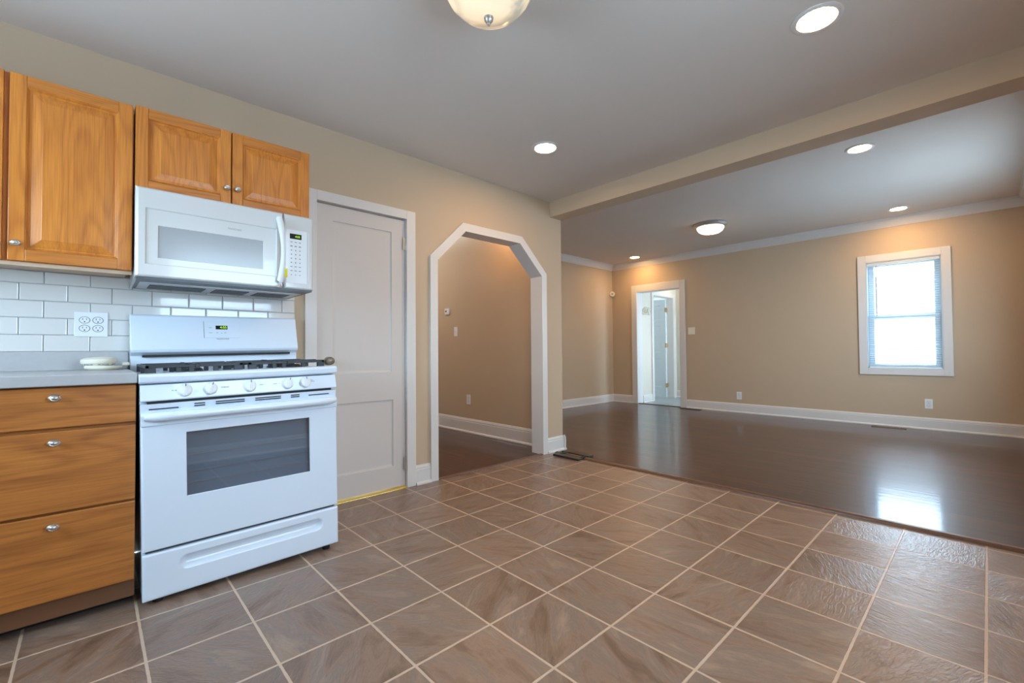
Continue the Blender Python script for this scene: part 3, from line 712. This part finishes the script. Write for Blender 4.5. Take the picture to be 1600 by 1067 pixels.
rk.build('rack', M['grille'], odo)
# door top band + handle
bt = MB(); bt.prism([(-.746, SY0, .722), (-.700, SY0, .700), (-.697, SY0, .703), (-.697, SY0, .742), (-.705, SY0, .752), (-.746, SY0, .756)], (0, SY1-SY0, 0)); bt.build('door_top_band', M['senamel'], odo, bevel=.002)
hn = MB(); hpts = []; hr = []
for i in range(25):
    t = i/24; y = SY0+.012+(SY1-SY0-.024)*t; e = min(t, 1-t)*24
    hpts.append((-.672-.018*max(0, 1-e/2.0), y, .738)); hr.append(.0175*min(1, .72+e*.28))
hn.tube(hpts, hr, 14, 1.0); hno = hn.build('oven_handle', M['senamel'], odo, smooth=True)
# vent trim strip with slots
vt = MB(); vt.prism([(-.748, SY0, .752), (-.712, SY0, .752), (-.707, SY0, .786), (-.748, SY0, .790)], (0, SY1-SY0, 0)); vto = vt.build('vent_trim', M['senamel'], st, bevel=.0015)
def slot(y0, y1, z, h=.0046): bx(-.7125, -.7066, y0, y1, z-h/2, z+h/2).build('vent_slot', M['slot'], vto)
for (a, b_, zz) in ((-.572, -.478, (.766,)), (-.425, -.388, (.776, .767)), (-.350, -.242, (.7765, .768)), (-.200, -.094, (.7765, .768)), (-.050, -.012, (.7765, .768)), (.030, .126, (.770,))):
    for z in zz: slot(a, b_, z)
bx(-.746, -.713, SY0+.022, SY1-.022, .787, .800).build('gap', M['black'], st)
# slanted control panel
cpn = MB(); cpn.prism([(-.748, SY0, .796), (-.702, SY0, .798), (-.699, SY0, .802), (-.713, SY0, .862), (-.748, SY0, .864)], (0, SY1-SY0, 0)); cpo2 = cpn.build('control_panel', M['senamel'], st, bevel=.002)
nrm = Vector((.062, 0, .014)).normalized(); upv = Vector((-.014, 0, .062)).normalized()
for ky, ang in ((-.457, 0), (-.369, -18), (-.222, 0), (-.065, -14), (.013, 4)):
    c0 = Vector((-.7058, ky, .833)); m_ = MB()
    m_.lathe(c0, nrm, [(.0265, 0), (.0265, .003), (.0235, .006), (.0225, .016), (.0205, .018), (.001, .018)], 28)
    ca, sa = math.cos(math.radians(ang)), math.sin(math.radians(ang)); side = Vector((0, 1, 0))*ca+upv*sa; up2 = upv*ca-Vector((0, 1, 0))*sa
    def P3(s_, u__, n_): return tuple(c0+side*s_+up2*u__+nrm*n_)
    m_.loft([[P3(-.0075, -.024, .010), P3(.0075, -.024, .010), P3(.0075, .023, .010), P3(-.0075, .023, .010)],
             [P3(-.0055, -.025, .026), P3(.0055, -.025, .026), P3(.0045, .021, .034), P3(-.0045, .021, .034)]])
    kn = m_.build('control_knob', M['plastic'], cpo2, smooth=True, bevel=.0012)
    m_ = MB(); m_.loft([[P3(-.0012, .012, .0342), P3(.0012, .012, .0342), P3(.0012, .022, .0345), P3(-.0012, .022, .0345)], [P3(-.0012, .012, .0350), P3(.0012, .012, .0350), P3(.0012, .022, .0353), P3(-.0012, .022, .0353)]])
    m_.build('pointer_mark', M['slot'], kn)
for yy, ww in ((-.497, .005), (-.484, .010), (-.327, .005), (-.312, .022), (-.180, .004), (-.172, .009), (-.118, .016), (-.100, .004), (.048, .020), (.044, .014)):
    zz = .836+(.006 if ww == .014 else 0)
    bx(-.7062-(.014/.062)*(zz-.833), -.7052-(.014/.062)*(zz-.833)+.0006, yy-ww/2, yy+ww/2, zz-.0012, zz+.0012).build('marking', M['keygrey'], cpo2)
# cooktop
ck = MB(); ck.prism([(-1.335, SY0-.004, .868), (-.712, SY0-.004, .868), (-.700, SY0-.004, .874), (-.698, SY0-.004, .896), (-.706, SY0-.004, .905), (-.735, SY0-.004, .9075), (-.75, SY0-.004, .899), (-1.27, SY0-.004, .899), (-1.335, SY0-.004, .899)], (0, SY1-SY0+.008, 0))
cko = ck.build('cooktop', M['senamel'], st, bevel=.003)
for bx0, by0, br in ((-.87, -.415, .045), (-.87, .0, .045), (-1.11, -.415, .038), (-1.11, .0, .038)):
    m_ = MB(); m_.lathe((bx0, by0, .899), (0, 0, 1), [(br+.012, 0), (br+.008, .006), (br, .010), (br, .014), (br*.85, .020), (.001, .021)], 28)
    m_.build('burner', M['iron'], st, smooth=True)
for gy0, gy1 in ((-.578, -.235), (-.212, .128)):
    m_ = MB(); gx0, gx1 = -1.235, -.765; zt = .937; b = .0065; yc = (gy0+gy1)/2
    for (a, b_, c_, d_) in ((gx0, gx1, gy0, gy0+2*b), (gx0, gx1, gy1-2*b, gy1), (gx1-2*b, gx1, gy0, gy1), (gx0, gx0+2*b, gy0, gy1), (-1.006, -.994, gy0, gy1)):
        m_.box(a, b_, c_, d_, zt-.011, zt)
    for cxx in (-.87, -1.11):
        for dx, dy in ((1, 0), (-1, 0), (0, 1), (0, -1)):
            if dx: m_.box(min(cxx+dx*.028, cxx+dx*.112), max(cxx+dx*.028, cxx+dx*.112), yc-.005, yc+.005, zt-.014, zt+.003)
            else: m_.box(cxx-.005, cxx+.005, min(yc+dy*.028, yc+dy*.165), max(yc+dy*.028, yc+dy*.165), zt-.014, zt+.003)
    for lx in (gx1-2*b, gx0, -1.006):
        for ly, lw in ((gy0, .034), (gy0+.100, .018), (yc-.028, .018), (yc+.060, .018), (gy1-.034, .034)):
            m_.box(lx, lx+2*b, ly, ly+lw, .900, zt-.010)
    m_.build('grate', M['iron'], st, bevel=.0015)
# backguard
bgx = MB(); bgx.prism([(-1.343, SY0, .86), (-1.290, SY0, .86), (-1.290, SY0, .975), (-1.262, SY0, .992), (-1.258, SY0, 1.004), (-1.300, SY0, 1.172), (-1.310, SY0, 1.180), (-1.343, SY0, 1.180)], (0, SY1-SY0-.002, 0))
bgo = bgx.build('backguard', M['senamel'], st, bevel=.003)
bx(-1.2895, -1.2675, SY0+.045, SY1-.045, .968, .9785).build('vent_gap', M['black'], bgo)
bn = Vector((.168, 0, .042)).normalized(); bu = Vector((-.042, 0, .168)).normalized()
def on_bg(y, s_, lift=0): return Vector((-1.258, y, 1.004))+bu*s_+bn*lift
def plate(mb, y0, y1, s0, s1, l0, l1):
    mb.loft([[on_bg(y0, s0, l0), on_bg(y1, s0, l0), on_bg(y1, s1, l0), on_bg(y0, s1, l0)], [on_bg(y0, s0, l1), on_bg(y1, s0, l1), on_bg(y1, s1, l1), on_bg(y0, s1, l1)]])
m_ = MB(); plate(m_, -.300, -.135, .060, .150, -.001, .0015); pno = m_.build('clock_panel', M['senamel'], bgo, bevel=.001)
m_ = MB(); plate(m_, -.248, -.194, .107, .128, .001, .0022); dso = m_.build('display', M['lcd'], pno)
text_mesh('clock_digits', '4:55', .0185, M['green'], dso, on_bg(-.213, .1175, .0026), (0, 1, 0), bu)
m_ = MB()
for yy, s_, ww in ((-.272, .116, .014), (-.272, .088, .014), (-.242, .088, .010), (-.222, .086, .005), (-.205, .088, .010)): plate(m_, yy-ww/2, yy+ww/2, s_-.0012, s_+.0012, .001, .0020)
plate(m_, -.302, -.300, .060, .150, .0, .002); m_.build('buttons', M['keygrey'], pno)
text_mesh('logo', 'FRIGIDAIRE', .0115, M['keygrey'], bgo, on_bg(-.218, .054, .0008), (0, 1, 0), bu)
st.rotation_euler.x = math.radians(.9); st.location.y += .005

# ------------------------------------------------------------------ smoke detector lying on the counter
sdm = thing('smoke_detector', 'round ivory smoke detector with its mounting plate lying on the grey counter', 'smoke detector', (-1.24, -.71, .907))
SX, SYc = -1.235, -.715
m_ = MB(); m_.lathe((SX, SYc+.012, .9075), (0, 0, 1), [(.050, 0), (.052, .004), (.064, .006), (.067, .013), (.064, .019), (.02, .020)], 40); m_.build('mounting_plate', M['ivory'], sdm, smooth=True)
ax = Vector((.03, -.05, 1)).normalized(); c0 = Vector((SX, SYc-.003, .927))
m_ = MB(); m_.lathe(c0, ax, [(.046, 0), (.052, .004), (.055, .012), (.060, .0125), (.063, .020), (.061, .031), (.050, .037), (.02, .040), (.001, .040)], 40); so = m_.build('cover', M['ivory'], sdm, smooth=True)
m_ = MB()
for i in range(24):
    if i % 4 == 3: continue
    a = 2*math.pi*i/24; u = Vector((math.cos(a), math.sin(a), 0)); t = Vector((-math.sin(a), math.cos(a), 0)); cc = c0+ax*.0035
    pts = [cc+u*.0475-t*.005, cc+u*.0555-t*.005, cc+u*.0555+t*.005, cc+u*.0475+t*.005]
    m_.loft([pts, [p+ax*.0045 for p in pts]])
m_.build('vent_slits', M['keygrey'], so)
bx(SX-.006, SX+.012, -.640, -.612, .926, .941).build('release_tab', M['ivory'], sdm, bevel=.004)

# ------------------------------------------------------------------ wall plates and small fittings
def plate_thing(name, label, cat, c, face, w_, h_, gang=1, kind='outlet', mat='plastic', dark='keygrey', group=None):
    """face: '+x' or '-y' """
    o = thing(name, label, cat, c, group)
    def P(a0, a1, z0, z1, d0, d1):
        m_ = MB()
        if face == '+x': m_.box(c[0]+d0, c[0]+d1, c[1]+a0, c[1]+a1, c[2]+z0, c[2]+z1)
        else: m_.box(c[0]+a0, c[0]+a1, c[1]-d1, c[1]-d0, c[2]+z0, c[2]+z1)
        return m_
    P(-w_/2, w_/2, -h_/2, h_/2, 0, .006).build('cover_plate', M[mat], o, bevel=.002)
    for g in range(gang):
        a = (g-(gang-1)/2)*.046
        if kind == 'outlet':
            for dz in (.0195, -.0195):
                ax_ = (1, 0, 0) if face == '+x' else (0, -1, 0); cc = (c[0]+.0055, c[1]+a, c[2]+dz) if face == '+x' else (c[0]+a, c[1]-.0055, c[2]+dz)
                m_ = MB(); m_.lathe(cc, ax_, [(.0175, 0), (.0175, .0016), (.0165, .0022), (.001, .0022)], 24, .85)
                so_ = m_.build('socket', M[mat], o)
                m_ = MB()
                for da, w2, z2, h2 in ((-.0065, .0022, .004, .008), (.0065, .0022, .004, .007), (0, .005, -.008, .005)):
                    q = P(a+da-w2/2, a+da+w2/2, dz+z2-h2/2, dz+z2+h2/2, .0070, .0082)
                    q.bm.faces.ensure_lookup_table()
                    me_ = bpy.data.meshes.new('t'); q.bm.to_mesh(me_); q.bm.free(); m_.bm.from_mesh(me_); bpy.data.meshes.remove(me_)
                m_.build('slots', M['slot'], so_)
                m_ = MB(); m_.lathe(cc, ax_, [(.0195, 0), (.0195, .0007), (.0175, .0009)], 24, .85); m_.build('ring', M[dark], so_)
        else:
            P(a-.005, a+.005, -.012, .012, .006, .0075).build('toggle_base', M[mat], o)
            P(a-.003, a+.003, 0, .010, .0075, .016).build('toggle', M[mat], o, bevel=.001)
    return o
plate_thing('outlet', 'white four-socket outlet on the tiled backsplash above the counter', 'outlet', (WX+.012, -.746, 1.120), '+x', .116, .116, 2, dark='slot')
plate_thing('outlet', 'small white outlet low on the hall wall seen through the archway', 'outlet', (-2.763, 2.585, .398), '-y', .07, .115)
plate_thing('outlet', 'white outlet low on the far wall nearer the doorway', 'outlet', (-1.108, FY, .262), '-y', .07, .115)
plate_thing('outlet', 'white outlet low on the far wall below the window', 'outlet', (1.048, FY, .308), '-y', .07, .115)
plate_thing('light_switch', 'two-toggle ivory switch plate on the far wall beside the doorway', 'light switch', (-1.848, FY, 1.293), '-y', .116, .116, 2, 'switch', 'ivory')
plate_thing('light_switch', 'single white switch plate on the hall wall below the thermostat', 'light switch', (-3.016, 2.585, 1.228), '-y', .07, .115, 1, 'switch')
tmo = thing('thermostat', 'small white thermostat with a dark dial on the hall wall', 'thermostat', (-3.190, 2.585, 1.49))
bx(-3.232, -3.148, 2.560, 2.585, 1.452, 1.528).build('housing', M['plastic'], tmo, bevel=.005)
m_ = MB(); m_.cyl((-3.194, 2.561, 1.492), (0, -1, 0), .013, .004, 20); m_.build('dial', M['slot'], tmo)
# corner motion sensor
ms = thing('motion_sensor', 'small round white motion sensor high in the far corner', 'motion sensor', (LX+.02, FY-.03, 2.06))
m_ = MB(); m_.box(LX, LX+.03, FY-.06, FY-.02, 2.03, 2.09); m_.build('bracket', M['keygrey'], ms)
c0 = Vector((LX+.028, FY-.055, 2.055)); nv = Vector((.72, -.69, -.05))
m_ = MB(); m_.lathe(c0, nv, [(.048, 0), (.052, .008), (.050, .022), (.040, .030), (.036, .026), (.001, .026)], 28); m_.build('housing', M['ivory'], ms, smooth=True)
m_ = MB(); m_.lathe(c0+nv.normalized()*.026, nv, [(.018, 0), (.016, .006), (.001, .009)], 18); m_.build('eye', M['keygrey'], ms, smooth=True)
# coat hooks in the back hall
hk_ = thing('coat_rack', 'white scrolled coat hook rack on the cream wall beyond the far doorway', 'coat rack', (PL, 6.86, 1.68))
bx(PL, PL+.012, 6.74, 6.98, 1.655, 1.675).build('rail', M['ivory'], hk_, bevel=.003)
for yy in (6.765, 6.825, 6.89, 6.95):
    m_ = MB(); pts = [(PL+.01, yy, 1.665), (PL+.03, yy, 1.640), (PL+.055, yy, 1.650), (PL+.06, yy, 1.690), (PL+.045, yy, 1.73), (PL+.05, yy, 1.775)]
    m_.tube(pts, .007, 8); m_.lathe((PL+.052, yy, 1.775), (0, 0, 1), [(.001, -.012), (.012, 0), (.001, .012)], 10)
    m_.tube([(PL+.012, yy-.024, 1.70), (PL+.014, yy-.01, 1.76), (PL+.014, yy+.012, 1.75), (PL+.012, yy+.02, 1.70), (PL+.012, yy, 1.675)], .005, 8)
    m_.build('hook', M['ivory'], hk_, smooth=True)

# floor registers
def register(name, label, c, w_, d_, mat):
    o = thing(name, label, 'floor vent', c)
    m_ = MB(); x0, x1, y0, y1 = c[0]-w_/2, c[0]+w_/2, c[1]-d_/2, c[1]+d_/2; t = .014
    m_.box(x0, x1, y0, y0+t, 0, .006); m_.box(x0, x1, y1-t, y1, 0, .006); m_.box(x0, x0+t, y0, y1, 0, .006); m_.box(x1-t, x1, y0, y1, 0, .006)
    m_.build('frame', M[mat], o, bevel=.0015)
    m_ = MB(); n = 16
    for i in range(n):
        xx = x0+t+(x1-x0-2*t)*(i+.5)/n; m_.box(xx-.004, xx+.004, y0+t, y1-t, .001, .0045)
    m_.build('louvers', M[mat], o); return o
register('floor_vent', 'flat dark floor register in the hardwood beside the far doorway', (-1.82, 6.44, 0), .34, .10, 'register')
register('floor_vent', 'tan metal floor register in the hardwood below the window', (.69, 6.44, 0), .33, .11, 'tan')
fv = thing('floor_vent', 'dark bronze register propped across the threshold at the wall end', 'floor vent', (-1.12, 2.52, 0))
m_ = MB(); m_.box(-1.275, -.955, 2.550, 2.625, .0, .020); m_.build('rear_plate', M['register'], fv, bevel=.003)
m_ = MB(); m_.box(-1.255, -.960, 2.405, 2.475, .0, .018); m_.build('front_plate', M['register'], fv, bevel=.003)
bx(-1.225, -1.180, 2.47, 2.555, .0172, .021).build('cross_bar', M['black'], fv); bx(-.995, -.955, 2.47, 2.555, .0172, .021).build('cross_bar', M['black'], fv)

# ------------------------------------------------------------------ lamps
def downlight(c, label, group, s=1.0):
    o = thing('recessed_light', label, 'ceiling light', c, group)
    m_ = MB(); m_.lathe(c, (0, 0, -1), [(.098*s, -.002), (.098*s, .004), (.090*s, .008), (.076*s, .006), (.072*s, .001), (.071*s, -.001)], 40)
    m_.build('trim_ring', M['trim'], o, smooth=True)
    m_ = MB(); m_.lathe(c, (0, 0, -1), [(.073*s, .0005), (.070*s, .004), (.05*s, .006), (.001, .007)], 32); m_.build('lens', M['lens'], o, smooth=True)
    return o
GR = 'recessed lights in the two ceilings'
r0 = downlight((-.590, 1.606, KC), 'round recessed light in the kitchen ceiling nearer the archway', GR)
for c, lb in (((1.062, 1.566, KC), 'big recessed light in the kitchen ceiling at the top edge near the beam'),
              ((-2.675, 6.205, LC), 'small recessed light in the living room ceiling by the far corner'),
              ((.862, 6.117, LC), 'recessed light in the living room ceiling above the window'),
              ((.863, 3.806, LC), 'recessed light in the living room ceiling just past the beam'),
              ((-2.675, 3.85, LC), 'unseen recessed light added in the living room ceiling behind the archway wall')):  # hidden fourth corner of the layout, added for its light
    copy_tree(r0, c, lb)
KLx, KLy = .290, .330
kl = thing('ceiling_lamp', 'alabaster glass bowl lamp with a nickel finial at the top edge', 'ceiling lamp', (KLx, KLy, KC))
m_ = MB(); m_.lathe((KLx, KLy, KC), (0, 0, -1), [(.150, 0), (.180, .004), (.188, .020), (.184, .034), (.172, .038), (.150, .036)], 48); m_.build('rim', M['brass'], kl, smooth=True)
m_ = MB(); m_.lathe((KLx, KLy, KC), (0, 0, -1), [(.178, .030), (.176, .052), (.169, .090), (.150, .127), (.118, .160), (.076, .184), (.034, .197), (.001, .199)], 48); m_.build('glass_bowl', M['bowl'], kl, smooth=True)
m_ = MB(); m_.lathe((KLx, KLy, KC-.197), (0, 0, -1), [(.017, 0), (.018, .005), (.014, .009), (.016, .014), (.012, .020), (.006, .025), (.007, .030), (.001, .036)], 20); m_.build('finial', M['nickel'], kl, smooth=True)
LLx, LLy = -.895, 5.11
ll = thing('ceiling_lamp', 'flush frosted bowl lamp glowing in the living room ceiling', 'ceiling lamp', (LLx, LLy, LC))
m_ = MB(); m_.lathe((LLx, LLy, LC), (0, 0, -1), [(.205, 0), (.208, .012), (.196, .022), (.190, .036), (.172, .046), (.150, .046)], 48); m_.build('rim', M['grille'], ll, smooth=True)
m_ = MB(); m_.lathe((LLx, LLy, LC), (0, 0, -1), [(.165, .040), (.162, .060), (.145, .090), (.110, .113), (.06, .126), (.001, .130)], 40); m_.build('glass_bowl', M['frost'], ll, smooth=True)
m_ = MB(); m_.lathe((LLx, LLy, LC-.128), (0, 0, -1), [(.010, 0), (.010, .006), (.001, .012)], 16); m_.build('finial', M['nickel'], ll, smooth=True)
hl = thing('ceiling_lamp', 'warm lamp in the hall ceiling hidden above the archway', 'ceiling lamp', (-1.95, 2.25, KC))
m_ = MB(); m_.lathe((-1.95, 2.25, KC), (0, 0, -1), [(.085, 0), (.085, .008), (.07, .010), (.001, .010)], 28); m_.build('base', M['trim'], hl)
m_ = MB(); m_.lathe((-1.95, 2.25, KC), (0, 0, -1), [(.03, .010), (.045, .035), (.040, .07), (.001, .09)], 20); m_.build('bulb', emis('amber bulb', (1, .56, .24), 125), hl, smooth=True)
hall_fill = copy_tree(hl, (-3.9, 1.5, KC), 'unseen lamp added further in on the hall ceiling to brighten the hall')  # second hall lamp, out of view, added to brighten the hall
for ch in hall_fill.children:
    if ch.name.startswith('bulb'): ch.data = ch.data.copy(); ch.data.materials[0] = emis('hall fill bulb', (1, .95, .88), 450)
pl2 = thing('ceiling_lamp', 'bare bright bulb lamp under the ceiling beyond the far doorway', 'ceiling lamp', (-2.60, 7.66, 2.27))
m_ = MB(); m_.lathe((-2.60, 7.66, 2.27), (0, 0, -1), [(.05, 0), (.05, .01), (.02, .012), (.001, .012)], 20); m_.build('base', M['trim'], pl2)
m_ = MB(); m_.lathe((-2.60, 7.66, 2.27), (0, 0, -1), [(.018, .010), (.032, .03), (.034, .045), (.024, .062), (.001, .070)], 18); m_.build('bulb', M['bulb'], pl2, smooth=True)
